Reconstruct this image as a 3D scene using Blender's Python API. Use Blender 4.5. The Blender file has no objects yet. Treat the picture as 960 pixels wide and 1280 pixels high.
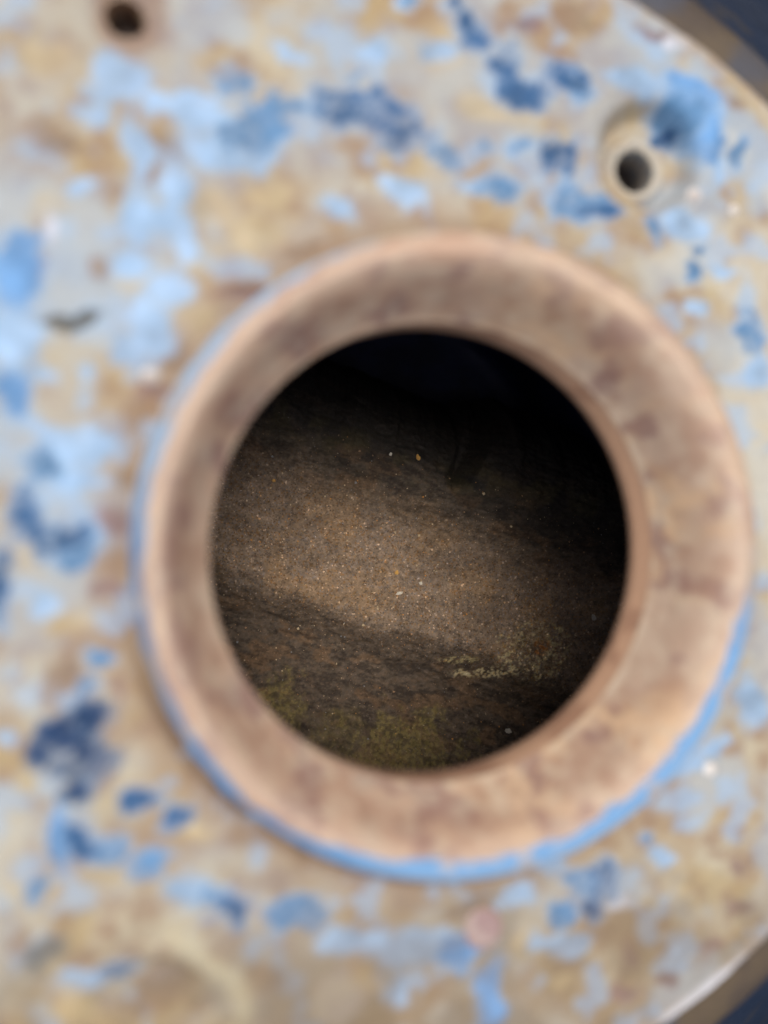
import bpy, bmesh, math, random
import numpy as np
from mathutils import Matrix, Vector

# ------------------------------------------------------------------ camera, light, exposure
scene = bpy.context.scene
cam_d = bpy.data.cameras.new('camera')
cam = bpy.data.objects.new('camera', cam_d)
scene.collection.objects.link(cam)
scene.camera = cam
cam.location = (-0.0444, 0.0078, 0.1312)
cam.rotation_euler = (0.0027, -0.2117, 0.0)
cam_d.sensor_fit = 'VERTICAL'
cam_d.sensor_height = 36.0
cam_d.lens = 26.13
cam_d.clip_start = 0.005
cam_d.clip_end = 50.0
cam_d.dof.use_dof = True
cam_d.dof.focus_distance = 0.262
cam_d.dof.aperture_fstop = 3.8

SUN_DIR = Vector((5.0, -25.0, -106.0)).normalized()      # the way the light travels
elev = math.asin(-SUN_DIR.z)
azim = math.atan2(-SUN_DIR.x, -SUN_DIR.y)
world = bpy.data.worlds.new('World')
scene.world = world
world.use_nodes = True
wn = world.node_tree
bg = wn.nodes['Background']
sky = wn.nodes.new('ShaderNodeTexSky')
sky.sky_type = 'NISHITA'
sky.sun_disc = False
sky.sun_elevation = elev
sky.sun_rotation = azim
sky.air_density = 1.0
sky.dust_density = 6.0
sky.ozone_density = 0.6
bg.inputs['Strength'].default_value = 0.13
wn.links.new(sky.outputs['Color'], bg.inputs['Color'])
sun_d = bpy.data.lights.new('sun', 'SUN')
sun_d.energy = 1.4
sun_d.angle = math.radians(32)
sun_d.color = (1.0, 0.965, 0.91)
sun = bpy.data.objects.new('sun', sun_d)
scene.collection.objects.link(sun)
sun.location = (-0.2, 0.3, 1.5)
sun.rotation_euler = SUN_DIR.to_track_quat('-Z', 'Y').to_euler()

scene.view_settings.view_transform = 'Standard'
scene.view_settings.look = 'None'
scene.view_settings.gamma = 1.0
scene.view_settings.use_curve_mapping = False
scene.view_settings.exposure = 0.2
scene.cycles.use_denoising = True
scene.cycles.max_bounces = 8

# ------------------------------------------------------------------ helpers
MM = 0.001
ALB = 0.80        # albedo that goes with a fully lit appearance of 1
rng = np.random.default_rng(7)

def lin(r, g, b):
    c = np.array([r, g, b], float) / 255.0
    return np.where(c <= 0.04045, c / 12.92, ((c + 0.055) / 1.055) ** 2.4) * ALB

def _hash(ix, iy, iz, seed):
    h = (ix * 374761393 + iy * 668265263 + iz * 2147483647 + seed * 974711) & 0xffffffff
    h = ((h ^ (h >> 13)) * 1274126177) & 0xffffffff
    h = ((h ^ (h >> 16)) * 2246822519) & 0xffffffff
    return ((h ^ (h >> 15)) & 0xffffff) / float(0xffffff)

_G = np.array([(1,1,0),(-1,1,0),(1,-1,0),(-1,-1,0),(1,0,1),(-1,0,1),(1,0,-1),(-1,0,-1),
               (0,1,1),(0,-1,1),(0,1,-1),(0,-1,-1),(1,1,0),(-1,1,0),(0,-1,1),(0,-1,-1)], float)

def gnoise(x, y, z, seed):
    """gradient noise, roughly -1..1"""
    xi, yi, zi = (np.floor(v).astype(np.int64) for v in (x, y, z))
    fx, fy, fz = x - xi, y - yi, z - zi
    ux, uy, uz = (f * f * f * (f * (f * 6 - 15) + 10) for f in (fx, fy, fz))
    r = 0
    for dx in (0, 1):
        for dy in (0, 1):
            for dz in (0, 1):
                w = (ux if dx else 1 - ux) * (uy if dy else 1 - uy) * (uz if dz else 1 - uz)
                g = _G[(_hash(xi + dx, yi + dy, zi + dz, seed) * 15.999).astype(int)]
                r = r + w * (g[:, 0] * (fx - dx) + g[:, 1] * (fy - dy) + g[:, 2] * (fz - dz))
    return r

def fbm(x, y, size, seed, z=0.0, octaves=4, gain=0.5):
    """fractal noise, about 0..1 around 0.5; size = feature size in mm"""
    x, y = np.asarray(x, float), np.asarray(y, float)
    z = np.zeros_like(x) + z
    s, a, tot, f = 0.0, 1.0, 0.0, 0.72 / size
    for o in range(octaves):
        c, d = math.cos(0.6 + 1.1 * o + seed), math.sin(0.6 + 1.1 * o + seed)
        s = s + a * gnoise((x * c - y * d) * f + 17.3 * o, (x * d + y * c) * f - 9.1 * o, z * f + 3.7 * o + 0.37, seed + o * 31)
        tot += a
        a *= gain
        f *= 2.03
    return 0.5 + 0.8 * s / tot

def sstep(a, b, x):
    t = np.clip((x - a) / (b - a), 0, 1)
    return t * t * (3 - 2 * t)

def mixc(base, col, m):
    return base * (1 - m[:, None]) + np.asarray(col)[None, :] * m[:, None]

def link(o, parent=None):
    scene.collection.objects.link(o)
    if parent is not None:
        o.parent = parent
    return o

def mesh_obj(name, verts, faces, mat, parent=None, colors=None, smooth=True, masks=None):
    me = bpy.data.meshes.new(name)
    me.from_pydata([tuple(v) for v in verts], [], [tuple(f) for f in faces])
    if smooth:
        me.polygons.foreach_set('use_smooth', [True] * len(me.polygons))
    if colors is not None:
        at = me.color_attributes.new('coat', 'FLOAT_COLOR', 'POINT')
        c = np.ones((len(me.vertices), 4), np.float32)
        c[:, :3] = colors
        at.data.foreach_set('color', c.ravel())
    for k, m in (masks or {}).items():
        at = me.attributes.new(k, 'FLOAT', 'POINT')
        at.data.foreach_set('value', np.asarray(m, np.float32))
    me.materials.append(mat)
    me.update()
    return link(bpy.data.objects.new(name, me), parent)

def empty(name, loc, label, category, group=None):
    o = bpy.data.objects.new(name, None)
    o.location = loc
    o.empty_display_size = 0.02
    o['label'] = label
    o['category'] = category
    if group:
        o['group'] = group
    return link(o)

def lathe(profile, n=192, centre=(0, 0), x2=None):
    """profile: list of (r, z) in metres from outside to inside"""
    v, f = [], []
    m = len(profile)
    for i in range(n):
        a = 2 * math.pi * i / n
        ca, sa = math.cos(a), math.sin(a)
        for r, z in profile:
            v.append(((centre[0] if x2 is None or ca > 1e-9 else x2) + r * ca, centre[1] + r * sa, z))
    for i in range(n):
        j = (i + 1) % n
        for k in range(m - 1):
            f.append((i * m + k, j * m + k, j * m + k + 1, i * m + k + 1))
    return np.array(v), f

def resample(pts, step):
    """Catmull-like dense resampling of a profile polyline"""
    pts = np.array(pts, float)
    d = np.concatenate([[0], np.cumsum(np.hypot(*np.diff(pts, axis=0).T))])
    n = max(2, int(d[-1] / step))
    t = np.linspace(0, d[-1], n)
    out = np.stack([np.interp(t, d, pts[:, 0]), np.interp(t, d, pts[:, 1])], 1)
    for _ in range(3):
        out[1:-1] = 0.25 * out[:-2] + 0.5 * out[1:-1] + 0.25 * out[2:]
    return [tuple(q) for q in out]

def N(nt, kind, **kw):
    n = nt.nodes.new(kind)
    for k, v in kw.items():
        setattr(n, k, v)
    return n

def coat_material(name, rough=0.6, spec=0.35, grain=900.0, bump=0.0004, amount=0.22, metallic=0.0):
    """colour painted per vertex (paint, primer, rust), fine grain and relief from nodes"""
    m = bpy.data.materials.new(name)
    m.use_nodes = True
    nt = m.node_tree
    p = nt.nodes['Principled BSDF']
    at = N(nt, 'ShaderNodeAttribute', attribute_name='coat')
    tc = N(nt, 'ShaderNodeTexCoord')
    n1 = N(nt, 'ShaderNodeTexNoise')
    n1.inputs['Scale'].default_value = grain
    n1.inputs['Detail'].default_value = 5
    n1.inputs['Roughness'].default_value = 0.65
    n2 = N(nt, 'ShaderNodeTexNoise')
    n2.inputs['Scale'].default_value = grain * 0.22
    n2.inputs['Detail'].default_value = 4
    mr = N(nt, 'ShaderNodeMapRange')
    mr.inputs['To Min'].default_value = 1 - amount
    mr.inputs['To Max'].default_value = 1 + amount
    mx = N(nt, 'ShaderNodeMix', data_type='RGBA', blend_type='MULTIPLY')
    mx.inputs['Factor'].default_value = 1.0
    rr = N(nt, 'ShaderNodeMapRange')
    rr.inputs['To Min'].default_value = rough - 0.15
    rr.inputs['To Max'].default_value = rough + 0.15
    bp = N(nt, 'ShaderNodeBump')
    bp.inputs['Strength'].default_value = 0.5
    bp.inputs['Distance'].default_value = bump
    L = nt.links.new
    L(tc.outputs['Object'], n1.inputs['Vector'])
    L(tc.outputs['Object'], n2.inputs['Vector'])
    L(n1.outputs['Fac'], mr.inputs['Value'])
    L(at.outputs['Color'], mx.inputs['A'])
    L(mr.outputs['Result'], mx.inputs['B'])
    L(mx.outputs['Result'], p.inputs['Base Color'])
    L(n2.outputs['Fac'], rr.inputs['Value'])
    L(rr.outputs['Result'], p.inputs['Roughness'])
    L(n1.outputs['Fac'], bp.inputs['Height'])
    L(bp.outputs['Normal'], p.inputs['Normal'])
    p.inputs['Specular IOR Level'].default_value = spec
    p.inputs['Metallic'].default_value = metallic
    return m

M_PLATE = coat_material('worn_paint_on_iron', 0.62, 0.22, 700, 0.0003, 0.18)
M_RING = coat_material('rubbed_rust_ring', 0.45, 0.4, 600, 0.0003, 0.16)
M_CASE = coat_material('dark_casing_paint', 0.55, 0.4, 500, 0.0004, 0.2)

# patches of leftover paint, painted shade and glint on the plate, in millimetres from the middle of the opening:
# (x, y, half width, half height); L light blue, A sky blue, M mid blue, D deep blue, N navy,
# W whitish, B brown, P purple rust, Y cream, G grey
PATCHES = {
 'L': [(61,81.6,3.2,4.1), (-62.9,86.3,4.7,4.9), (-54.5,82.9,3.7,2.1), (-58.7,73.7,2,4.4), (-48.8,85.1,4.4,1.5), (-53.1,66.9,2.6,5), (-41.5,75.4,6.6,2.7), (-63.5,86.9,3.5,3.6), (-67,80,3,2.6), (-60.8,77.1,1.4,3.6), (-56.6,84.1,3.1,1.8), (-48.1,81.4,3.2,2.7), (-44.5,76.6,4.4,3), (-37.9,75.1,3.7,2.7), (-69.6,66.8,1.9,2), (-51.7,67.8,2.6,4.1), (-58,61.4,2.5,3.2), (-50.9,60.5,2,3.2), (-80.2,39.1,4.2,5.6), (-53.8,49.2,4.3,3.2), (-59.4,53.2,3.5,2.9), (-58,41.7,3.1,5.1), (-61.5,37.1,2.1,2.9), (-68.3,33.2,1.6,2.2), (-21.9,65.9,3.1,1.8), (-31.1,95.5,4.3,1.8), (-16.4,97.4,2.9,2.5), (-9.2,106.7,2,1.9), (-2.7,100,3.3,1.9), (3.9,72.9,5.1,2.2), (-10.8,70.7,4.9,2.2), (57.2,92.4,3.9,5.5), (51.3,68.7,6.2,3.8), (53.2,50.9,2.7,2.1), (69.9,38.8,3.6,3.1), (41,99,5.7,3), (61,83.3,2.8,3.5), (60,59.9,3.9,2.1), (-72.3,22.4,5.4,2.1), (-70.3,19.3,5.7,3.4), (-74.9,-7.4,2.4,2), (-77.6,32.2,5.3,1.7), (-68.9,13.9,4.1,2), (-51.6,-60.8,4.3,2.1), (-69.5,-76.7,4.1,1.7), (-17.2,-74.5,4,3.1), (-23.5,-74.5,2.8,2.3), (-82.1,-31,1.8,1.7), (13.2,-70.9,4.3,2.4), (45.5,-65.2,3,2), (58.9,-42.5,3.5,2.1), (67.7,-33.5,3.6,4.9), (-7.7,-78,6.9,4.7), (22.7,-80.1,5.7,2.4), (-9.3,-86.4,3.9,2.8), (21,-65.2,3.5,2), (52.1,-44.6,4.6,2.4)],
 'W': [(-73.6,44.4,1.6,1.1), (-74.7,57.8,1.3,3.6), (49.5,108.6,2.7,1.4), (35.3,-72.5,2,1)],  # last one is a bright glint painted in as white
 'A': [(57.7,89.9,3.1,4.8), (53.9,97.5,5.1,2.4), (-80.2,51.1,3.9,6.3), (-80.8,27.8,3.3,4.9), (51.4,97.7,5.4,3.1), (54.3,94.7,3.9,4.1), (-72.9,-49.3,1.9,5.7), (0.2,-79.4,3,3.8), (7.5,-87.1,2.9,5.8), (8.9,-92.5,2.7,3.2)],
 'M': [(49.5,90.5,3,3), (54.3,92.1,2.7,3.8), (-41.6,81.4,2.1,4.5), (-37.1,78.9,3.6,2.1), (-43,89.5,3.3,2.7), (-34.9,84.4,3.9,3), (-30.4,84.2,3.8,1.5), (-21.1,92.2,2.4,1.2), (-8.4,106.3,1.6,1.3), (25.6,95.5,2.9,2.6), (-0.7,78.8,2.2,2.1), (12.4,81,5.6,1.5), (9.9,73.4,3.8,2.9), (27.3,72.6,5.4,3.3), (48.1,94,3.1,3.1), (44.7,66.5,2.3,2.4), (55.2,64.2,1.9,1.4), (51.7,59.4,1.9,2), (66.9,47.3,5.6,2.8), (66,86.4,1.6,3.1), (-74.9,16.7,3.3,3.5), (-71.6,1,2.7,2.3), (-67.6,-19.1,2.7,1.7), (-64.8,-51.5,2.5,2.3), (-47,-62.5,4.4,2.1), (-32.6,-68.1,4.3,1.8), (-27.3,-70.2,2.3,1.5), (-57.2,-55.9,3.7,2), (-76.2,-58.9,1.6,2.3), (-69.6,-24,2.2,1.4), (23.6,-73.7,3.2,2), (29,-68.5,4.4,2), (42.3,-61.2,1.7,1.5)],  # includes recess shade painted beside the upper-right bolt hole
 'D': [(-18.8,85.5,8,4), (-11.6,82.4,5.9,4.1), (-22.7,88.1,4.7,1.8), (5.1,104.6,3.1,3.2), (1.5,108.2,1.3,1.3), (11.1,97.3,3.5,5.5), (15,92.6,4.4,2.9), (8.2,99,2.7,2.3), (23.8,97.2,5,2.3), (21.1,79.4,3.9,2.9), (25,79.8,1.4,4.1), (30.9,70.9,4.4,1.5), (-79.1,8.2,2.4,3.4), (-74.9,4.6,4.8,2.6), (-82.2,-5.8,1.9,6.3), (-68.9,-50.4,2.4,4.9), (-58.6,-44.4,3.4,2), (-52.7,-48.3,2.7,2.3), (-42.7,-64.7,3.8,3), (-63.4,-74.7,2.8,1.6), (30.7,-73.3,2,2.8), (32.9,-67.3,2.6,3.6)],
 'N': [(49.6,90,2.4,2.6), (-71.2,-29.6,5.1,3.1), (-74.9,-33.6,2.1,3.7), (-68,-36.9,4.6,3.7), (-70.2,-41.7,3.2,2.3)],  # first one is recess shade painted beside the upper-right bolt hole
 'G': [(-74.9,-71.1,4.3,2.5)],
 'P': [(64.7,-67.1,2.4,2.1), (64.7,-77.4,4.4,1.9), (57.8,-85.6,2.5,2.2), (37.1,-85.2,1.9,3), (38,-92,2.6,2.3), (46.4,-91.4,2.7,2), (-65.5,5.3,2.5,2.2), (-65.5,-5.5,3,1.7), (-76.3,52,1.9,1.4), (-57.3,28.6,3.4,2), (-41.5,50,4.4,1.8), (15,106.4,3.5,2), (43.8,109.5,4.2,1.5), (-64.2,-25,1.9,1.7)],
 'B': [(-60.8,24.1,2.8,2.6), (-62.8,14,2.2,2.6), (-75,76.3,4.6,3.1), (-76.9,56.2,2.1,2.8), (-66.9,52.7,1.9,2.6), (-55.2,74.8,4.8,2.9), (-58,70.8,2.8,2), (-63.5,66,2.2,2.3), (-54.5,37.5,2,2.6), (-50.2,28.8,2.3,2.7), (-29.6,56.9,6.2,1.4), (-44.5,90.8,2.1,1.3), (24.7,109.4,4,3.3), (64,96.6,3.2,2.1), (-55.1,-79.4,6.3,4.4), (-37.1,-80.3,3.6,3.6), (-80.1,-67.6,2.4,2.8), (-37.1,-51.9,6,2.1), (-28.1,-59.5,4.6,1.5), (-48.8,-39,2,3.2), (7.2,-69.4,6.9,2.2), (38.9,-82.1,2.2,2.3), (-74.9,-21.6,2.9,3.1)],
 'Y': [(-76.3,87.5,5.4,2.6), (-45.9,64.6,5.9,3.9), (-38.6,60.7,4.5,3), (-48.8,43.6,3.8,3.8), (-34.1,67.1,4.5,2.1), (-1,100.2,3.4,3.8), (3.9,89.7,4.1,2.6), (12.4,87.4,7,1.6), (-74.9,-58.3,3.2,2), (-69.5,-80.3,3,3.4), (-65.5,-56.5,4.1,2.3), (-48.8,-51.5,4.3,1.8), (-47.3,-25.8,3.5,2.7), (22.7,-88.3,4.3,2.3), (50.2,-69.9,5.8,3.4), (14,-80.7,4.5,3.2), (-78.9,-0.3,2.6,2.8), (-70.9,-11.8,4,2)],
}

COLS = {'L': (160, 194, 226), 'A': (108, 158, 208), 'M': (90, 134, 174), 'D': (46, 92, 138),
        'N': (10, 54, 98), 'W': (214, 218, 226), 'B': (146, 122, 98), 'P': (136, 110, 106),
        'Y': (200, 180, 138), 'G': (104, 106, 104)}

HOLES = [(41.8, 81.4, 4.6), (-62.2, 98.0, 3.7)]
FLANGE_C = (0.5, 6.4)        # rounded end on the right; the plate runs on to the left
FLANGE_X2 = -30.0
FLANGE_R = 117.3

def from_spine(x, y):
    return np.hypot(x - np.clip(x, FLANGE_X2, FLANGE_C[0]), y - FLANGE_C[1])
Z_PLATE = -10.0

def plate_height(x, y):
    """mm above the ring crest's level; the casting's own unevenness and machined seats"""
    z = Z_PLATE + (fbm(x, y, 22, 3) - 0.5) * 1.1 + (fbm(x, y, 5, 5) - 0.5) * 0.45
    # spot-faced seat round the upper right bolt hole
    hx, hy = 43.5, 83.6
    d = np.hypot(x - hx, y - hy)
    z = z - 5.0 * (1 - sstep(8.6, 12.6, d)) + 0.6 * np.exp(-((d - 15.0) / 1.8) ** 2)
    d = np.hypot(x - HOLES[0][0], y - HOLES[0][1])
    z = z + 2.4 * (1 - sstep(6.2, 7.6, d))
    z = z - 1.2 * (1 - sstep(4.3, 5.6, d))
    # smaller hole, only rounded
    d = np.hypot(x - HOLES[1][0], y - HOLES[1][1])
    z = z - 0.9 * (1 - sstep(3.6, 6.8, d))
    # shallow seat with a raised lip, lower left
    d = np.hypot(x + 57.2, y + 86.0)
    z = z - 1.2 * (1 - sstep(10, 14.0, d)) + 0.4 * np.exp(-((d - 15.0) / 1.6) ** 2)
    # gouge at the left
    gx, gy = x + 71.6, y - 42.1
    g = np.hypot(gx / 5.2, (gy - 0.03 * gx * gx - 0.34 * gx + 0.3 + 3.4 * (fbm(x, y, 3.0, 77) - 0.5)) / 1.3)
    z = z - 1.5 * (1 - sstep(0.4, 1.0, g))
    # groove added round the ring's base for its contact shadow, rounded outer edge
    r = np.hypot(x, y)
    z = z - 0.7 * np.exp(-((np.hypot(x - 1.8, y) - 64.8) / 1.3) ** 2)
    ro = from_spine(x, y)
    t = np.clip((ro - (FLANGE_R - 3.0)) / 3.0, 0, 1)
    z = z - 3.0 * (1 - np.sqrt(np.clip(1 - t * t, 0, 1)))
    return z

def plate_colour(x, y):
    """paint, chalked primer, rust and some painted shade on the plate; also returns how much paint film is left"""
    a, b, c, e = fbm(x, y, 26, 11), fbm(x, y, 9, 12), fbm(x, y, 3.6, 13), fbm(x, y, 15, 14)
    col = np.zeros((len(x), 3)) + lin(182, 166, 138)
    col = mixc(col, lin(196, 186, 160), sstep(0.40, 0.64, a))
    col = mixc(col, lin(166, 142, 112), 0.85 * sstep(0.42, 0.68, b))
    col = mixc(col, lin(186, 164, 116), 0.6 * sstep(0.48, 0.68, fbm(x, y, 12, 15)))
    col = mixc(col, lin(150, 122, 100), 0.6 * sstep(0.50, 0.68, c))
    # browner towards the lower rim
    low = sstep(-62, -100, y + 26 * (a - 0.5))
    col = mixc(col, lin(160, 142, 114), 0.7 * low)
    # chalky blue bloom of thinned paint, strongest at the left and upper left
    zone = np.clip(sstep(-34, -66, x) * sstep(-30, 10, y) + 0.5 * sstep(62, 74, np.hypot(x, y)) * sstep(30, 50, x)
                   + 0.45 * sstep(66, 84, y), 0, 1)
    bloom = sstep(0.40, 0.58, fbm(x, y, 13, 16, octaves=5)) * (0.20 + 0.8 * zone)
    bloom = bloom * (1 - 0.75 * sstep(52, 84, y + 20 * (b - 0.5)) * sstep(-40, -62, x))     # the corner has rusted through
    col = mixc(col, lin(168, 190, 208), 0.75 * bloom)
    col = mixc(col, lin(190, 192, 184), 0.4 * sstep(0.50, 0.66, e))
    # rusty halo round the ring's foot, paler ground to the right of it
    r = np.hypot(x, y)
    th = np.arctan2(y, x)
    halo = (1 - sstep(64, 72, r + 9 * (b - 0.5))) * 0.55
    col = mixc(col, lin(160, 130, 102), halo)
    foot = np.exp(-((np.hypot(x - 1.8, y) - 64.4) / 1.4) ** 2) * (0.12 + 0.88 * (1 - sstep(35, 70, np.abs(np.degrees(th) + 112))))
    col = mixc(col, lin(112, 88, 70), 0.95 * foot)  # contact shade of the ring, painted dark and strongest at lower left
    pale = sstep(0.45, 0.6, fbm(x, y, 14, 19)) * sstep(20, 60, x) * sstep(-50, -10, y) * 0.6
    col = mixc(col, lin(208, 204, 186), pale)
    # blue showing in little scraps, more of it to the left
    left = sstep(-30, -80, x)
    sc = fbm(x, y, 6.5, 21, octaves=5) + 0.04 * left
    col = mixc(col, lin(*COLS['L']), 0.5 * sstep(0.59, 0.70, sc))
    film = np.zeros(len(x))
    wx = x + (fbm(x, y, 9, 31) - 0.5) * 7
    wy = y + (fbm(x, y, 9, 41) - 0.5) * 7
    lace = fbm(x, y, 4.6, 51, octaves=6, gain=0.72) - 0.5
    worn = sstep(0.50, 0.62, fbm(x, y, 3.4, 53, octaves=6, gain=0.7))
    for n, k in enumerate('YBPLWAMDNG'):
        f = np.zeros(len(x))
        for q in PATCHES[k]:
            near = (np.abs(x - q[0]) < 2.6 * q[2] + 5) & (np.abs(y - q[1]) < 2.6 * q[3] + 5)
            d2 = ((wx[near] - q[0]) / q[2]) ** 2 + ((wy[near] - q[1]) / q[3]) ** 2
            f[near] = np.maximum(f[near], np.exp(-0.62 * d2))
        amt = {'Y': 0.6, 'B': 0.75, 'P': 0.8, 'L': 0.85, 'W': 0.9, 'A': 0.95, 'G': 0.85}.get(k, 0.95)
        soft = 0.26 if k in 'YBP' else 0.24 if k == 'L' else 0.22
        v = (f + (1.2 if k == 'D' else 1.5) * lace * sstep(0.05, 0.3, f)) if k in 'AMDN' else \
            f + 1.1 * (fbm(x, y, 5.0, 300 + n, octaves=5, gain=0.62) - 0.5) * sstep(0.05, 0.3, f)
        m = sstep(0.53 - soft, 0.53 + soft, v)
        if k in 'MDNA':      # the film thins out round each patch before it is gone
            col = mixc(col, lin(*COLS['M' if k == 'N' else 'L']), 0.5 * sstep(0.16, 0.5, v))
            film = np.maximum(film, m)
        tone = 1 + (fbm(x, y, 5, 61 + n) - 0.5) * 0.9
        if k in 'MDN':       # rubbed thin in places, the paler undercoat shows through
            m = m * (1 - 0.45 * worn)
        col = col * (1 - (m * amt)[:, None]) + (lin(*COLS[k])[None, :] * tone[:, None]) * (m * amt)[:, None]
    # brown tint over everything towards the lower rim
    low_brown = sstep(-48, -96, y + 34 * (fbm(x, y, 24, 341) - 0.5)) * (0.35 + 0.65 * sstep(0.4, 0.62, fbm(x, y, 8, 343, octaves=5)))
    col = mixc(col, lin(128, 112, 88), 0.68 * low_brown)
    # gouge shows dark bare iron; hole rims rubbed to tan
    gx, gy = x + 71.6, y - 42.1
    g = np.hypot(gx / 5.6, (gy - 0.03 * gx * gx - 0.34 * gx + 0.3 + 3.4 * (fbm(x, y, 3.0, 77) - 0.5)) / 1.5)
    col = mixc(col, lin(104, 102, 92), 0.9 * (1 - sstep(0.6, 1.1, g + 0.6 * (c - 0.5))))
    d = np.hypot(x - HOLES[0][0], y - HOLES[0][1])
    seat = 1 - sstep(11, 13, np.hypot(x - 43.5, y - 83.6) + 5 * (b - 0.5))
    col = mixc(col, lin(176, 162, 138), 0.55 * seat * sstep(-3, 3, 41 - x))
    col = mixc(col, lin(204, 196, 178), 1 - sstep(5.7, 6.5, d))
    d = np.hypot(x - HOLES[1][0], y - HOLES[1][1])
    col = mixc(col, lin(150, 120, 98), 0.75 * (1 - sstep(4.8, 8.5, d + 9 * (b - 0.5))))
    d = np.hypot(x + 57.2, y + 86.0)
    col = mixc(col, lin(206, 196, 160), 0.5 * sstep(0.42, 0.58, e) * np.exp(-((d - 15.0 + 8 * (b - 0.5)) / 2.0) ** 2))
    # worn rim of the plate
    ro = from_spine(x, y)
    rim = sstep(FLANGE_R - 5, FLANGE_R - 1.5, ro + 3 * (c - 0.5))
    col = mixc(col, lin(178, 160, 138), 0.7 * rim)
    bright = 0.5 * sstep(0.54, 0.66, fbm(x, y, 9, 71)) * np.exp(-((ro - FLANGE_R + 2.0) / 1.3) ** 2)
    col = mixc(col, lin(226, 228, 234), bright)
    wear = np.exp(-((ro - FLANGE_R + 1.6) / 1.5) ** 2) * (1 - sstep(7, 13, np.hypot(x - 56, y + 97)))
    col = mixc(col, lin(232, 234, 238), 0.95 * wear)
    return col, film

# ------------------------------------------------------------------ the flange
flange = empty('iron_flange', (0, 0, Z_PLATE * MM),
               'worn blue painted iron flange with a raised rusty ring round its opening', 'flange')
OFF = Vector((0, 0, -Z_PLATE * MM))

def build_plate():
    cell = 0.68
    xs = np.arange(FLANGE_X2 - FLANGE_R - 2, FLANGE_C[0] + FLANGE_R + 2, cell)
    ys = np.arange(FLANGE_C[1] - FLANGE_R - 2, FLANGE_C[1] + FLANGE_R + 2, cell)
    nx, ny = len(xs), len(ys)
    X, Y = np.meshgrid(xs, ys)
    X, Y = X.ravel().copy(), Y.ravel().copy()
    q = (np.arange(ny - 1)[:, None] * nx + np.arange(nx - 1)[None, :]).ravel()
    F = np.stack([q, q + 1, q + nx + 1, q + nx], 1)
    cx, cy = X[F].mean(1), Y[F].mean(1)
    circles = [(0.0, 0.0, 59.0, False), (None, FLANGE_C[1], FLANGE_R, True)] + \
              [(hx, hy, hr, False) for hx, hy, hr in HOLES]
    def centre(ax, x):
        return np.clip(x, FLANGE_X2, FLANGE_C[0]) if ax is None else np.zeros_like(x) + ax
    keep = np.ones(len(F), bool)
    for ax, ay, ar, inside in circles:
        d = np.hypot(cx - centre(ax, cx), cy - ay)
        keep &= (d < ar) if inside else (d > ar)
    F = F[keep]
    for ax, ay, ar, inside in circles:          # pull the stepped border onto the true outline
        c0 = centre(ax, X)
        d = np.hypot(X - c0, Y - ay)
        near = np.abs(d - ar) < cell * 0.75
        used = np.zeros(len(X), int)
        np.add.at(used, F.ravel(), 1)
        near &= (used > 0) & (used < 4)
        X[near] = c0[near] + (X[near] - c0[near]) * ar / d[near]
        Y[near] = ay + (Y[near] - ay) * ar / d[near]
    idx = np.unique(F)
    remap = np.zeros(len(X), int)
    remap[idx] = np.arange(len(idx))
    X, Y, F = X[idx], Y[idx], remap[F]
    Z = plate_height(X, Y)
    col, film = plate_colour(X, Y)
    Z = Z + 0.22 * film                          # the paint film stands proud of the rust
    V = np.stack([X * MM, Y * MM, (Z - Z_PLATE) * MM], 1)
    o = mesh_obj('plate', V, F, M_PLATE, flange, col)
    return o

plate = build_plate()

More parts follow.
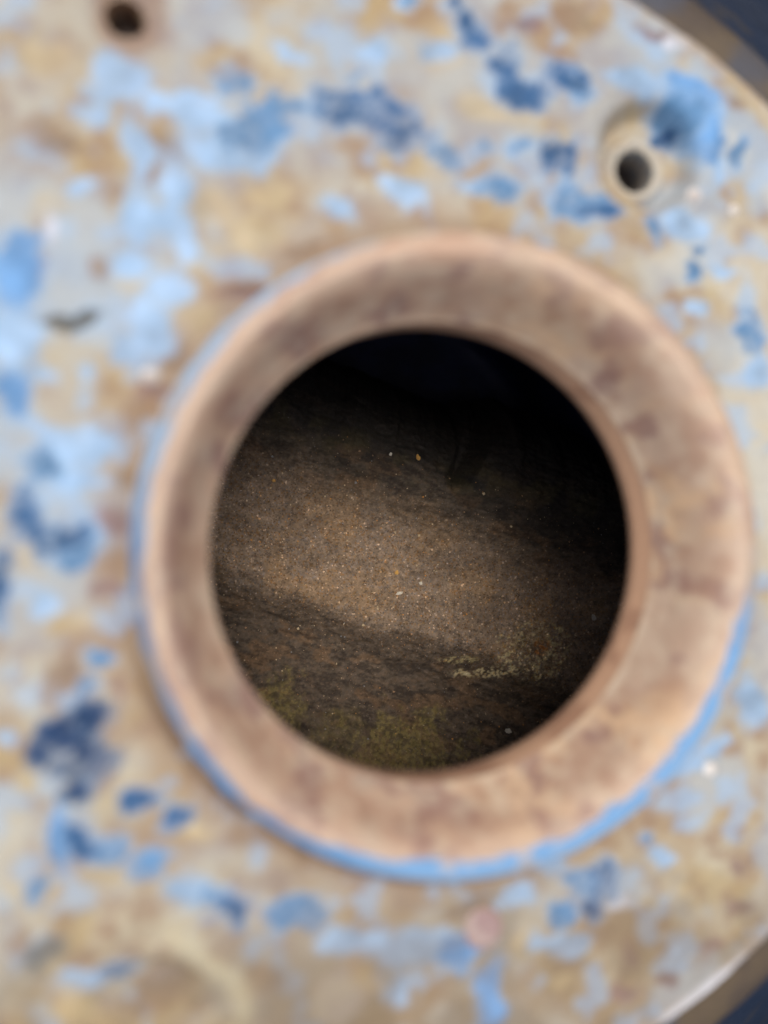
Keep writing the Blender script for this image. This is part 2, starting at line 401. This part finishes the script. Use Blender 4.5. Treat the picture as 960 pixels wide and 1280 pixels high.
def ring_colour(v):
    x, y, z = v[:, 0] / MM, v[:, 1] / MM, v[:, 2] / MM
    r, th = np.hypot(x, y), np.arctan2(y, x)
    ux, uy = np.cos(th) * 52, np.sin(th) * 52
    deg = np.degrees(th)
    a = fbm(ux, uy, 16, 101, z=r * 1.6)
    b = fbm(ux, uy, 6, 102, z=r * 2.2, octaves=5)
    c = fbm(ux, uy, 3, 103, z=r * 2.0)
    col = np.zeros((len(x), 3)) + lin(220, 194, 168)
    right = sstep(-20, 40, x)
    col = mixc(col, lin(218, 186, 158), 1 - right)
    col = mixc(col, lin(236, 200, 158), 0.85 * right * sstep(0.42, 0.56, a))
    col = mixc(col, lin(188, 150, 124), 0.6 * sstep(0.48, 0.64, b))
    col = mixc(col, lin(156, 120, 114), 0.7 * sstep(0.54, 0.66, fbm(ux, uy, 6.5, 107, z=r * 1.5, octaves=5)))
    col = mixc(col, lin(232, 214, 186), 0.5 * sstep(0.54, 0.68, c))
    # rubbed pale band at the mouth of the bore, highlight painted along the crest
    col = mixc(col, lin(206, 190, 164), 0.45 * (1 - sstep(46.0, 49.5, r + 2 * (a - 0.5))))
    mid = np.exp(-((r - 52.4 - 3 * (a - 0.5)) / 2.0) ** 2)
    col = mixc(col, lin(180, 142, 118), 0.45 * mid * (0.35 + 0.65 * sstep(0.42, 0.58, fbm(ux, uy, 11, 111, z=r))))
    crest = sstep(53.4, 56.6, r + 7 * (b - 0.5)) * sstep(0.36, 0.58, a)
    col = mixc(col, lin(222, 206, 184), 0.3 * crest)
    col = mixc(col, lin(190, 164, 142), 0.6 * sstep(54.6, 56.2, r) * (1 - 0.7 * sstep(0.48, 0.6, b)))  # crest darkened in colour to offset the light it catches
    # paint that survived on the outer flank
    dlow = np.abs((deg - 298 + 180) % 360 - 180)
    start = 59.7 - 3.2 * (1 - sstep(38, 75, dlow)) + 1.6 * (1 - sstep(30, 60, np.abs((deg - 60 + 180) % 360 - 180)))
    flank = sstep(-0.4, 0.5, r - start + 2.2 * (c - 0.5))
    def arc(d0, d1, w=9.0):
        mid, half = 0.5 * (d0 + d1), 0.5 * (d1 - d0)
        dd = np.abs((deg - mid + 180) % 360 - 180)
        return 1 - sstep(half - w, half + w, dd + 14 * (b - 0.5))
    tan_f = lin(190, 172, 150)
    col = mixc(col, tan_f, flank)
    col = mixc(col, lin(170, 196, 220), flank * arc(112, 182))
    col = mixc(col, lin(112, 146, 188), 0.8 * flank * arc(172, 214) * (0.6 + 0.4 * sstep(0.45, 0.55, a)))
    col = mixc(col, lin(98, 156, 208), flank * arc(206, 350))
    sky_gloss = flank * np.exp(-((r - 59.4) / 1.6) ** 2) * arc(246, 345, 14)  # sky reflection on the glossy flank, put into the colour as paler blue
    col = mixc(col, lin(168, 208, 244), 0.75 * sky_gloss)
    chip = flank * sstep(0.60, 0.64, fbm(ux, uy, 5, 109, z=r)) * 0.8
    col = mixc(col, lin(196, 190, 186), chip)
    return col

def build_ring():
    prof = [(64.2, -10.9), (62.8, -10.0), (62.0, -8.0), (61.8, -5.6), (61.6, -3.4), (61.0, -2.0), (59.6, -0.9), (58.0, -0.25),
            (56.8, -0.2), (55.6, -0.9), (54.2, -2.6), (52.8, -5.0), (51.2, -8.4), (49.6, -12.0), (48.2, -14.9), (47.4, -16.2)]
    prof = resample(prof, 0.42)
    v, f = lathe([(r * MM, z * MM) for r, z in prof], 320)
    x, y = v[:, 0] / MM, v[:, 1] / MM
    r = np.hypot(x, y)
    # cast and hand-dressed: never quite true
    wob = (fbm(x, y, 26, 120, z=v[:, 2] / MM) - 0.5) * 0.25 + (fbm(x, y, 6, 121, z=v[:, 2] / MM) - 0.5) * 0.22
    k = 1 + wob * sstep(47.4, 49.2, r) / r
    v[:, 0] *= k
    v[:, 1] *= k
    v[:, 2] += (fbm(x, y, 9, 122) - 0.5) * 0.3 * MM
    col = ring_colour(v)
    v[:, 0] += 1.8 * MM * sstep(50, 61, r)      # the ring sits a little off the bore's centre
    v[:, 2] += OFF.z
    return mesh_obj('raised_ring', v, f, M_RING, flange, col)

ring = build_ring()

def build_bore():
    prof = resample([(47.6, -15.9), (47.2, -16.6), (47.1, -18.0), (47.0, -21.6), (47.2, -22.6), (48.5, -23.8),
                     (52, -24.4), (60, -24.6), (112.0, -24.8)], 0.5)
    v, f = lathe([(r * MM, z * MM) for r, z in prof], 256)
    x, y, z = v[:, 0] / MM, v[:, 1] / MM, v[:, 2] / MM
    th = np.arctan2(y, x)
    ux, uy = np.cos(th) * 45, np.sin(th) * 45
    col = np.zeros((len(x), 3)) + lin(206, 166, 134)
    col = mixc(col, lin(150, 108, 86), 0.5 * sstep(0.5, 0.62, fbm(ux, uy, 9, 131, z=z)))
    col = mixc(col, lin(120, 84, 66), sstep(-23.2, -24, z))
    v[:, 0] -= 1.7 * MM * sstep(-16.2, -21.0, z)
    v[:, 2] += OFF.z
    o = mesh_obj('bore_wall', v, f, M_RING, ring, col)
    return o

build_bore()

for i, (hx, hy, hr) in enumerate(HOLES):
    zt = float(plate_height(np.array([hx + hr]), np.array([hy]))[0])
    depth = 11.0 if i == 0 else 6.5
    prof = [(hr + 0.25, zt + 0.15), (hr - 0.05, zt - 0.1), (hr - 0.35, zt - 0.8), (hr - 0.45, zt - 3.0),
            (hr - 0.45, zt - depth), (hr - 1.2, zt - depth - 0.9), (0.02, zt - depth - 1.6)]
    prof = resample(prof, 0.2)
    prof = [(r + (0.16 * math.sin(z * 5.2) if r > hr - 0.7 and z < zt - 1.2 else 0.0), z) for r, z in prof]   # worn thread
    v, f = lathe([(r * MM, z * MM) for r, z in prof], 64, (hx * MM, hy * MM))
    x, y, z = v[:, 0] / MM, v[:, 1] / MM, v[:, 2] / MM
    col = np.zeros((len(x), 3)) + (lin(140, 140, 136) if i == 0 else lin(128, 96, 70))
    col = mixc(col, lin(170, 150, 120), 0.7 * sstep(0.5, 0.62, fbm(x, y, 3, 140, z=z)))
    col = mixc(col, lin(84, 80, 78), 0.8 * sstep(zt - 2.5, zt - 8.0, z))
    v[:, 2] += OFF.z
    mesh_obj('bolt_hole', v, f, M_PLATE, flange, col)

def disc_part(name, cx, cy, rad, rise, colour, seed, parent, mat, groove=True):
    prof = [(rad + 0.5, -0.5), (rad, 0.05), (rad - 0.5, 0.3 + rise * 0.2), (rad * 0.6, 0.25 + rise * 0.7), (0.02, 0.2 + rise)]
    prof = resample(prof, 0.35)
    v, f = lathe([(r * MM, z * MM) for r, z in prof], 40, (cx * MM, cy * MM))
    x, y = v[:, 0] / MM, v[:, 1] / MM
    zt = float(plate_height(np.array([cx]), np.array([cy]))[0])
    col = np.zeros((len(x), 3)) + lin(*colour)
    r = np.hypot(x - cx, y - cy)
    col = mixc(col, lin(150, 128, 104), sstep(0.8, 1.05, r / rad) * (rad > 3))
    col = mixc(col, lin(196, 180, 168), 0.6 * sstep(0.5, 0.62, fbm(x, y, 3, seed)))
    v[:, 2] += zt * MM + (fbm(x, y, 2.5, seed + 1) - 0.5) * 0.3 * MM + OFF.z
    return mesh_obj(name, v, f, mat, parent, col)

disc_part('plug', 6.0, -74.9, 4.4, 0.35, (168, 142, 138), 150, flange, M_PLATE)
M_BEAD = coat_material('white_glint', 0.25, 0.6, 800, 0.0001, 0.1)
for sx, sy, sr in ((-57.6, 33.0, 1.4), (57.5, -47.0, 1.4), (54.2, 75.8, 1.4), (63.6, 73.7, 1.0)):  # raised near-white dots added for the bright glints on the plate
    o = disc_part('glint_bead', sx, sy, sr, 0.9, (255, 250, 240), 160, flange, M_BEAD)

# ------------------------------------------------------------------ the casing under it
casing = empty('machine_casing', (0, 0, -0.2), 'dark blue painted machine casing below the flange, rusty hollow inside', 'casing')
COFF = 0.2

def build_collar():
    prof = resample([(FLANGE_R + a, b) for a, b in ((-0.6, -12.4), (-0.2, -15), (1.0, -17.5), (4.0, -18.6), (12.0, -19.2), (16.5, -20.4),
                                                     (18.5, -23), (20.0, -32), (22, -40))], 0.8)
    v, f = lathe([(r * MM, z * MM) for r, z in prof][::-1], 256, (FLANGE_C[0] * MM, FLANGE_C[1] * MM), FLANGE_X2 * MM)
    x, y, z = v[:, 0] / MM, v[:, 1] / MM, v[:, 2] / MM
    col = np.zeros((len(x), 3)) + lin(98, 84, 64)
    col = mixc(col, lin(84, 72, 60), sstep(0.45, 0.6, fbm(x, y, 14, 171, z=z)))
    col = mixc(col, lin(60, 76, 98), 0.6 * sstep(0.60, 0.72, fbm(x, y, 18, 172, z=z)))
    v[:, 2] += COFF
    return mesh_obj('collar', v, f, M_CASE, casing, col)

build_collar()

def build_shell():
    prof = resample([(138.0, -38.5), (143, -45), (150, -52), (165, -60), (195, -72), (230, -92), (252, -120), (260, -200)], 2.0)
    v, f = lathe([(r * MM, z * MM) for r, z in prof][::-1], 256, (FLANGE_C[0] * MM, FLANGE_C[1] * MM), FLANGE_X2 * MM)
    x, y, z = v[:, 0] / MM, v[:, 1] / MM, v[:, 2] / MM
    v[:, 2] += (fbm(x, y, 30, 180) - 0.5) * 3 * MM
    col = np.zeros((len(x), 3)) + lin(32, 42, 60)
    col = mixc(col, lin(22, 36, 58), sstep(0.45, 0.6, fbm(x, y, 25, 181)))
    col = mixc(col, lin(60, 54, 48), 0.6 * sstep(0.62, 0.75, fbm(x, y, 16, 182)))
    v[:, 2] += COFF
    return mesh_obj('outer_shell', v, f, M_CASE, casing, col)

build_shell()

# ------------------------------------------------------------------ the hollow
AX = math.radians(-19.3)
CA, SA = math.cos(AX), math.sin(AX)
C0 = (10.0, -11.0)
def to_st(x, y):
    dx, dy = x - C0[0], y - C0[1]
    return dx * CA + dy * SA, -dx * SA + dy * CA
def to_xy(s, t):
    return C0[0] + s * CA - t * SA, C0[1] + s * SA + t * CA

def floor_edge(s):
    """where the trough's upper wall breaks off above the dark gap, with its V notch"""
    e = np.interp(s, [-130, -50, -10, 7.7, 12.5, 15.0, 17.0, 21, 31, 58, 130], [42, 42, 41.5, 41, 41, 41, 43, 45.5, 49, 50, 51])
    return e + (fbm(s, s * 0 + 3, 9, 201) - 0.5) * 3.0 + (fbm(s, s * 0 + 3, 2.5, 203) - 0.5) * 1.2

def floor_base(s, t):
    up = np.where(t > 0, 16.0 * (np.abs(t) / 44) ** 2.0, 24.0 * (np.abs(t) / 62) ** 2.0)
    up = up + np.where(t < -62, (np.abs(t) - 62).clip(0) ** 1.5 * 0.12, 0)
    # the bottom falls into a shaded trough on the near side, then climbs again
    trough = -13.0 * sstep(-15, -38, t) + 9.0 * sstep(-46, -74, t)
    return -127.0 + up + trough

def floor_height(x, y, s, t):
    z = floor_base(s, t)
    side = sstep(16, 26, np.abs(t + 2 + 5 * (fbm(s, t, 22, 211) - 0.5)))
    # loose grit along the bottom, scaly crust up the sides with grain running along the hollow
    z = z + (1 - side) * ((fbm(x, y, 1.1, 212, octaves=3, gain=0.7) - 0.5) * 0.6 + (fbm(x, y, 6, 213) - 0.5) * 1.8)
    scale_n = fbm(s * 0.45, t, 3.0, 215, octaves=5, gain=0.62)
    z = z + side * ((scale_n - 0.5) * 2.6 + (fbm(x, y, 0.9, 216, octaves=2) - 0.5) * 0.5)
    # edge of the scale layer that has lifted off along the lower side
    brk = -20 + 5 * (fbm(s, t * 0, 14, 218) - 0.5) * 2 + 3 * (fbm(s, t * 0, 3, 219) - 0.5)
    z = z + 0.5 * sstep(brk + 1.5, brk - 1.5, t)
    z = z + (fbm(s * 0.5, t, 26, 220) - 0.5) * 6
    # gravelly crust patch to the right
    g = np.hypot((x - 68) / 17, (y + 44) / 12)
    z = z + 1.6 * (1 - sstep(0.6, 1.1, g)) * fbm(x, y, 1.6, 222, octaves=3) * 1.2
    # break-off
    e = floor_edge(s)
    d0 = np.clip(t - (e - 15), 0, 99)
    z = z - 0.042 * d0 ** 2                     # the wall rolls over and drops away
    z = z - 9.0 * np.clip(1 - np.abs(s - 15 - 0.3 * (t - 40)) / 4.5, 0, 1) * sstep(33, 42, t)
    return z

def floor_material():
    m = bpy.data.materials.new('rust_scale_and_grit')
    m.use_nodes = True
    nt = m.node_tree
    L = nt.links.new
    p = nt.nodes['Principled BSDF']
    tc = N(nt, 'ShaderNodeTexCoord')
    at = N(nt, 'ShaderNodeAttribute', attribute_name='coat')
    gr = N(nt, 'ShaderNodeAttribute', attribute_name='grit')
    # grains of different colours
    vo = N(nt, 'ShaderNodeTexVoronoi')
    vo.inputs['Scale'].default_value = 1900
    sep = N(nt, 'ShaderNodeSeparateColor')
    ramp = N(nt, 'ShaderNodeValToRGB')
    cr = ramp.color_ramp
    cr.interpolation = 'CONSTANT'
    stops = [(0.0, 0.62), (0.15, 0.88), (0.42, 1.0), (0.78, 1.12), (0.95, 1.5), (0.988, 2.6)]
    cr.elements[0].position = 0.0
    for i, (pos, val) in enumerate(stops):
        e = cr.elements[0] if i == 0 else cr.elements.new(pos)
        e.position = pos
        e.color = (val / 4, val / 4, val / 4, 1)
    while len(cr.elements) > len(stops):
        cr.elements.remove(cr.elements[-1])
    mul4 = N(nt, 'ShaderNodeMath', operation='MULTIPLY')
    mul4.inputs[1].default_value = 4.0
    mixg = N(nt, 'ShaderNodeMix', data_type='FLOAT')
    mixg.inputs['A'].default_value = 1.0
    n1 = N(nt, 'ShaderNodeTexNoise')
    n1.inputs['Scale'].default_value = 420
    n1.inputs['Detail'].default_value = 8
    n1.inputs['Roughness'].default_value = 0.72
    mr = N(nt, 'ShaderNodeMapRange')
    mr.inputs['From Min'].default_value = 0.3
    mr.inputs['From Max'].default_value = 0.7
    mr.inputs['To Min'].default_value = 0.62
    mr.inputs['To Max'].default_value = 1.4
    mm = N(nt, 'ShaderNodeMath', operation='MULTIPLY')
    mx = N(nt, 'ShaderNodeMix', data_type='RGBA', blend_type='MULTIPLY')
    mx.inputs['Factor'].default_value = 1.0
    # hue of the odd grain: orange or bluish grey
    hue = N(nt, 'ShaderNodeValToRGB')
    hc = hue.color_ramp
    hc.interpolation = 'CONSTANT'
    hs = [(0.0, (1, 1, 1)), (0.78, (1.0, 0.78, 0.52)), (0.86, (0.85, 0.95, 1.15)), (0.95, (1.0, 0.88, 0.64))]
    for i, (pos, c3) in enumerate(hs):
        e = hc.elements[0] if i == 0 else hc.elements.new(pos)
        e.position = pos
        e.color = (*c3, 1)
    while len(hc.elements) > len(hs):
        hc.elements.remove(hc.elements[-1])
    mh = N(nt, 'ShaderNodeMix', data_type='RGBA', blend_type='MULTIPLY')
    bp = N(nt, 'ShaderNodeBump')
    bp.inputs['Strength'].default_value = 0.8
    bp.inputs['Distance'].default_value = 0.0006
    L(tc.outputs['Object'], vo.inputs['Vector'])
    L(tc.outputs['Object'], n1.inputs['Vector'])
    L(vo.outputs['Color'], sep.inputs['Color'])
    L(sep.outputs['Red'], ramp.inputs['Fac'])
    L(ramp.outputs['Color'], mul4.inputs[0])
    L(gr.outputs['Fac'], mixg.inputs['Factor'])
    L(mul4.outputs[0], mixg.inputs['B'])
    L(n1.outputs['Fac'], mr.inputs['Value'])
    L(mr.outputs['Result'], mm.inputs[0])
    L(mixg.outputs['Result'], mm.inputs[1])
    L(at.outputs['Color'], mx.inputs['A'])
    L(mm.outputs[0], mx.inputs['B'])
    L(sep.outputs['Green'], hue.inputs['Fac'])
    L(gr.outputs['Fac'], mh.inputs['Factor'])
    L(mx.outputs['Result'], mh.inputs['A'])
    L(hue.outputs['Color'], mh.inputs['B'])
    L(mh.outputs['Result'], p.inputs['Base Color'])
    L(n1.outputs['Fac'], bp.inputs['Height'])
    L(bp.outputs['Normal'], p.inputs['Normal'])
    p.inputs['Roughness'].default_value = 0.85
    p.inputs['Specular IOR Level'].default_value = 0.25
    return m

M_FLOOR = floor_material()

def build_floor():
    cs = 0.45
    S = np.arange(-100, 108, cs)
    T = np.arange(-92, 92, cs)
    ns, nt_ = len(S), len(T)
    SS, TT = np.meshgrid(S, T)
    s, t = SS.ravel(), TT.ravel()
    x, y = to_xy(s, t)
    z = floor_height(x, y, s, t)
    q = (np.arange(nt_ - 1)[:, None] * ns + np.arange(ns - 1)[None, :]).ravel()
    F = np.stack([q, q + 1, q + ns + 1, q + ns], 1)
    fx, fy = x[F].mean(1), y[F].mean(1)
    F = F[(np.hypot(fx, fy) < 111.0) & ((t - floor_edge(s))[F].min(1) < 34)]
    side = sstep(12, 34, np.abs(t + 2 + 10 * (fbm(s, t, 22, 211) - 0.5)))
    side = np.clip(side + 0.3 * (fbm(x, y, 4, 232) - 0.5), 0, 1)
    col = np.zeros((len(x), 3)) + lin(150, 131, 112)
    col = mixc(col, lin(156, 132, 106), sstep(0.5, 0.62, fbm(x, y, 12, 233)))
    col = mixc(col, lin(118, 102, 86), sstep(0.48, 0.66, fbm(s * 0.5, t, 6, 234)) * 0.5)
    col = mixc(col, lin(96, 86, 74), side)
    brk = -20 + 5 * (fbm(s, t * 0, 14, 218) - 0.5) * 2 + 3 * (fbm(s, t * 0, 3, 219) - 0.5)
    low = sstep(brk + 4.5, brk - 4.5, t + 9 * (fbm(s * 0.5, t, 4, 261, octaves=5, gain=0.65) - 0.5))
    streak = fbm(s * 0.4, t, 2.6, 236, octaves=5, gain=0.6)
    col = mixc(col, lin(98, 86, 74), 0.8 * low)
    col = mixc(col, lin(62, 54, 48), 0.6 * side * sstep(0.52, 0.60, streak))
    col = mixc(col, lin(132, 104, 76), 0.5 * side * sstep(0.58, 0.66, fbm(s * 0.5, t, 5, 238)))
    fs = fbm(s * 0.35, t, 1.1, 246, octaves=4, gain=0.65)
    col = mixc(col, lin(52, 45, 40), 0.55 * sstep(0.54, 0.62, fs) * (0.25 + 0.75 * np.maximum(side, low)))
    col = mixc(col, lin(120, 100, 82), 0.4 * sstep(0.40, 0.33, fs) * side)
    # fading light painted in: colour darkens high on the upper wall
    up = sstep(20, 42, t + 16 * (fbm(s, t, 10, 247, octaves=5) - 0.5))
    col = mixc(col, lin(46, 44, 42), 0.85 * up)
    # olive growth low on the wall, gravel patch, pale threads
    n6 = fbm(x, y, 5, 240, octaves=5, gain=0.65)
    def patch(cx, cy, rx, ry, rag=1.6):
        return 1 - sstep(0.7, 1.1, np.hypot((x - cx) / rx, (y - cy) / ry) + rag * (n6 - 0.5))
    fine = sstep(0.47, 0.56, fbm(x, y, 0.9, 241, octaves=2))
    ol = np.maximum(patch(14, -76, 24, 14), np.maximum(0.9 * patch(-26, -58, 9, 14), 0.5 * patch(-8, -68, 14, 10)))
    col = mixc(col, lin(140, 126, 78), 0.75 * ol * (0.35 + 0.65 * fine))
    gv = patch(68, -43, 17, 11, 1.1)
    col = mixc(col, lin(216, 198, 150), 0.9 * gv * fine * (0.25 + 0.75 * sstep(0.42, 0.55, fbm(x, y, 2.6, 248))))
    col = mixc(col, lin(196, 122, 52), 0.8 * patch(70, -42, 4, 3) * fine)
    th = patch(50, -50, 13, 2.2, 0.8)
    col = mixc(col, lin(210, 194, 150), 0.9 * th * fine)
    gv2 = patch(38, -45, 8, 1.6, 0.8)
    col = mixc(col, lin(190, 176, 130), 0.8 * gv2 * fine)
    # olive film on the upper wall close to the break
    e = floor_edge(s)
    col = mixc(col, lin(110, 100, 56), 0.2 * np.exp(-((t - e + 5) / 6) ** 2) * sstep(0.4, 0.6, fbm(x, y, 8, 243)))
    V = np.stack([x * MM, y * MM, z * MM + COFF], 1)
    idx = np.unique(F)
    rm = np.zeros(len(x), int)
    rm[idx] = np.arange(len(idx))
    grit = (1 - 0.65 * side)
    return mesh_obj('hollow_floor', V[idx], rm[F], M_FLOOR, casing, col[idx], masks={'grit': grit[idx]})

hollow_floor = build_floor()

def build_hollow_wall():
    prof = resample([(112.0, -24.4), (112.4, -40), (112.6, -120), (111.5, -190), (108, -197), (90, -199), (0.05, -199.5)], 2.5)
    v, f = lathe([(r * MM, z * MM) for r, z in prof], 160)
    x, y, z = v[:, 0] / MM, v[:, 1] / MM, v[:, 2] / MM
    k = 1 - np.abs(fbm(x, y, 20, 250, z=z) - 0.5) * 0.012
    v[:, 0] *= k
    v[:, 1] *= k
    col = np.zeros((len(x), 3)) + lin(36, 44, 80)
    col = mixc(col, lin(28, 34, 60), sstep(0.45, 0.6, fbm(x, y, 14, 251, z=z)))
    v[:, 2] += COFF
    return mesh_obj('hollow_wall', v, f, M_CASE, casing, col)

build_hollow_wall()

# ------------------------------------------------------------------ loose things lying in the hollow
def floor_z(x, y):
    xa, ya = np.array([x], float), np.array([y], float)
    s, t = to_st(xa, ya)
    return float(floor_height(xa, ya, s, t)[0])

def flat_material(name, rgb, rough=0.7, spec=0.3):
    m = bpy.data.materials.new(name)
    m.use_nodes = True
    nt = m.node_tree
    p = nt.nodes['Principled BSDF']
    n = N(nt, 'ShaderNodeTexNoise')
    n.inputs['Scale'].default_value = 1500
    n.inputs['Detail'].default_value = 4
    r = N(nt, 'ShaderNodeValToRGB')
    c = lin(*rgb)
    r.color_ramp.elements[0].position = 0.3
    r.color_ramp.elements[0].color = (*(c * 0.6), 1)
    r.color_ramp.elements[1].position = 0.65
    r.color_ramp.elements[1].color = (*c, 1)
    tc = N(nt, 'ShaderNodeTexCoord')
    nt.links.new(tc.outputs['Object'], n.inputs['Vector'])
    nt.links.new(n.outputs['Fac'], r.inputs['Fac'])
    nt.links.new(r.outputs['Color'], p.inputs['Base Color'])
    p.inputs['Roughness'].default_value = rough
    p.inputs['Specular IOR Level'].default_value = spec
    return m

M_FLAKE_W = flat_material('pale_flake', (236, 230, 214))
M_FLAKE_O = flat_material('ochre_flake', (226, 176, 92))

def flake(name, px, py, w, h, thick, ang, mat, label, seed):
    r = random.Random(seed)
    n = 9
    top, bot = [], []
    for i in range(n):
        a = 2 * math.pi * i / n
        k = r.uniform(0.65, 1.15)
        x, y = w * 0.5 * k * math.cos(a), h * 0.5 * k * math.sin(a)
        xr, yr = x * math.cos(ang) - y * math.sin(ang), x * math.sin(ang) + y * math.cos(ang)
        cur = 0.25 * (x / w) ** 2 * w
        top.append((xr * MM, yr * MM, (thick + cur + r.uniform(-.05, .05)) * MM))
        bot.append((xr * MM * 1.05, yr * MM * 1.05, (cur - 0.05) * MM))
    v = top + bot + [(0, 0, (thick * 1.1) * MM), (0, 0, 0)]
    f = []
    for i in range(n):
        j = (i + 1) % n
        f += [(i, j, 2 * n), (n + j, n + i, 2 * n + 1), (i, n + i, n + j, j)]
    o = mesh_obj(name, v, f, mat, None, smooth=False)
    o.location = (px * MM, py * MM, (floor_z(px, py) + 0.15) * MM)
    o['label'] = label
    o['category'] = 'flake'
    o['group'] = 'loose flakes lying inside the opening'
    return o

flake('paint_flake', 16.5, -20.3, 2.9, 1.1, 0.5, 0.15, M_FLAKE_W, 'largest whitish flake, in the middle of the gritty lit floor', 1)
flake('rust_flake', 22.5, 27.8, 1.4, 2.2, 0.5, 0.2, M_FLAKE_O, 'single ochre flake on the dark upper wall, left of the notch', 2)
flake('paint_flake', 91.5, -31.0, 1.8, 2.6, 0.5, 0.5, M_FLAKE_W, 'white flake near the right edge of the opening, above the gravelly patch', 3)
flake('paint_flake', 57.8, -72.0, 2.4, 2.2, 0.6, 0.3, M_FLAKE_W, 'round white flake on the dark floor at the lower right of the opening', 4)
flake('paint_flake', 12.2, 28.6, 1.0, 1.2, 0.4, 0.3, M_FLAKE_W, 'tiny pale flake just left of the ochre flake on the dark wall', 5)
flake('rust_flake', 15.5, -13.0, 1.7, 1.5, 0.5, 1.0, M_FLAKE_O, 'yellow crumb just above the largest whitish flake', 6)
flake('rust_flake', -27.9, 19.2, 1.5, 1.3, 0.5, 0.1, M_FLAKE_O, 'yellow crumb at the upper left of the lit gritty floor', 7)
flake('paint_flake', 24.5, -17.0, 1.3, 1.5, 0.4, 0.8, M_FLAKE_W, 'small pale flake right of the largest whitish flake', 8)

def build_crumbs():
    """loose rust crumbs strewn over the floor of the hollow"""
    r = np.random.default_rng(11)
    base = np.array([(1, 0, 0), (-1, 0, 0), (0, 1, 0), (0, -1, 0), (0, 0, 1), (0, 0, -1)], float)
    bf = [(0, 2, 4), (2, 1, 4), (1, 3, 4), (3, 0, 4), (2, 0, 5), (1, 2, 5), (3, 1, 5), (0, 3, 5)]
    n = 4200
    s = r.uniform(-60, 95, n)
    t = np.where(r.random(n) < 0.62, r.normal(-2, 13, n), r.uniform(-72, 40, n))
    x, y = to_xy(s, t)
    z = floor_height(x, y, s, t)
    ok = (np.hypot(x, y) < 108) & (t < floor_edge(s) - 3)
    x, y, z = x[ok], y[ok], z[ok]
    n = len(x)
    size = np.clip(r.lognormal(-1.7, 0.42, n), 0.08, 0.6)
    pal = [lin(168, 136, 104), lin(120, 92, 72), lin(206, 186, 150), lin(206, 146, 70), lin(140, 142, 144), lin(90, 74, 64)]
    pick = r.choice(6, n, p=[0.3, 0.2, 0.14, 0.1, 0.08, 0.18])
    V, F, C = [], [], []
    for i in range(n):
        a = r.uniform(0, 6.28)
        ca, sa = math.cos(a), math.sin(a)
        p = base * r.uniform(0.55, 1.2, (6, 3)) * size[i]
        q = np.stack([p[:, 0] * ca - p[:, 1] * sa + x[i], p[:, 0] * sa + p[:, 1] * ca + y[i], p[:, 2] * 0.7 + z[i] + size[i] * 0.3], 1)
        k = 6 * i
        V.append(q * MM)
        F += [(a_ + k, b_ + k, c_ + k) for a_, b_, c_ in bf]
        C.append(np.repeat(pal[pick[i]][None, :], 6, 0))
    m = coat_material('rust_crumb', 0.8, 0.25, 1500, 0.0001, 0.25)
    o = mesh_obj('rust_crumbs', np.concatenate(V), F, m, None, np.concatenate(C), smooth=False)
    o['kind'] = 'stuff'
    o['label'] = 'loose crumbs of rust and grit strewn over the floor inside the opening'
    o['category'] = 'grit'

build_crumbs()
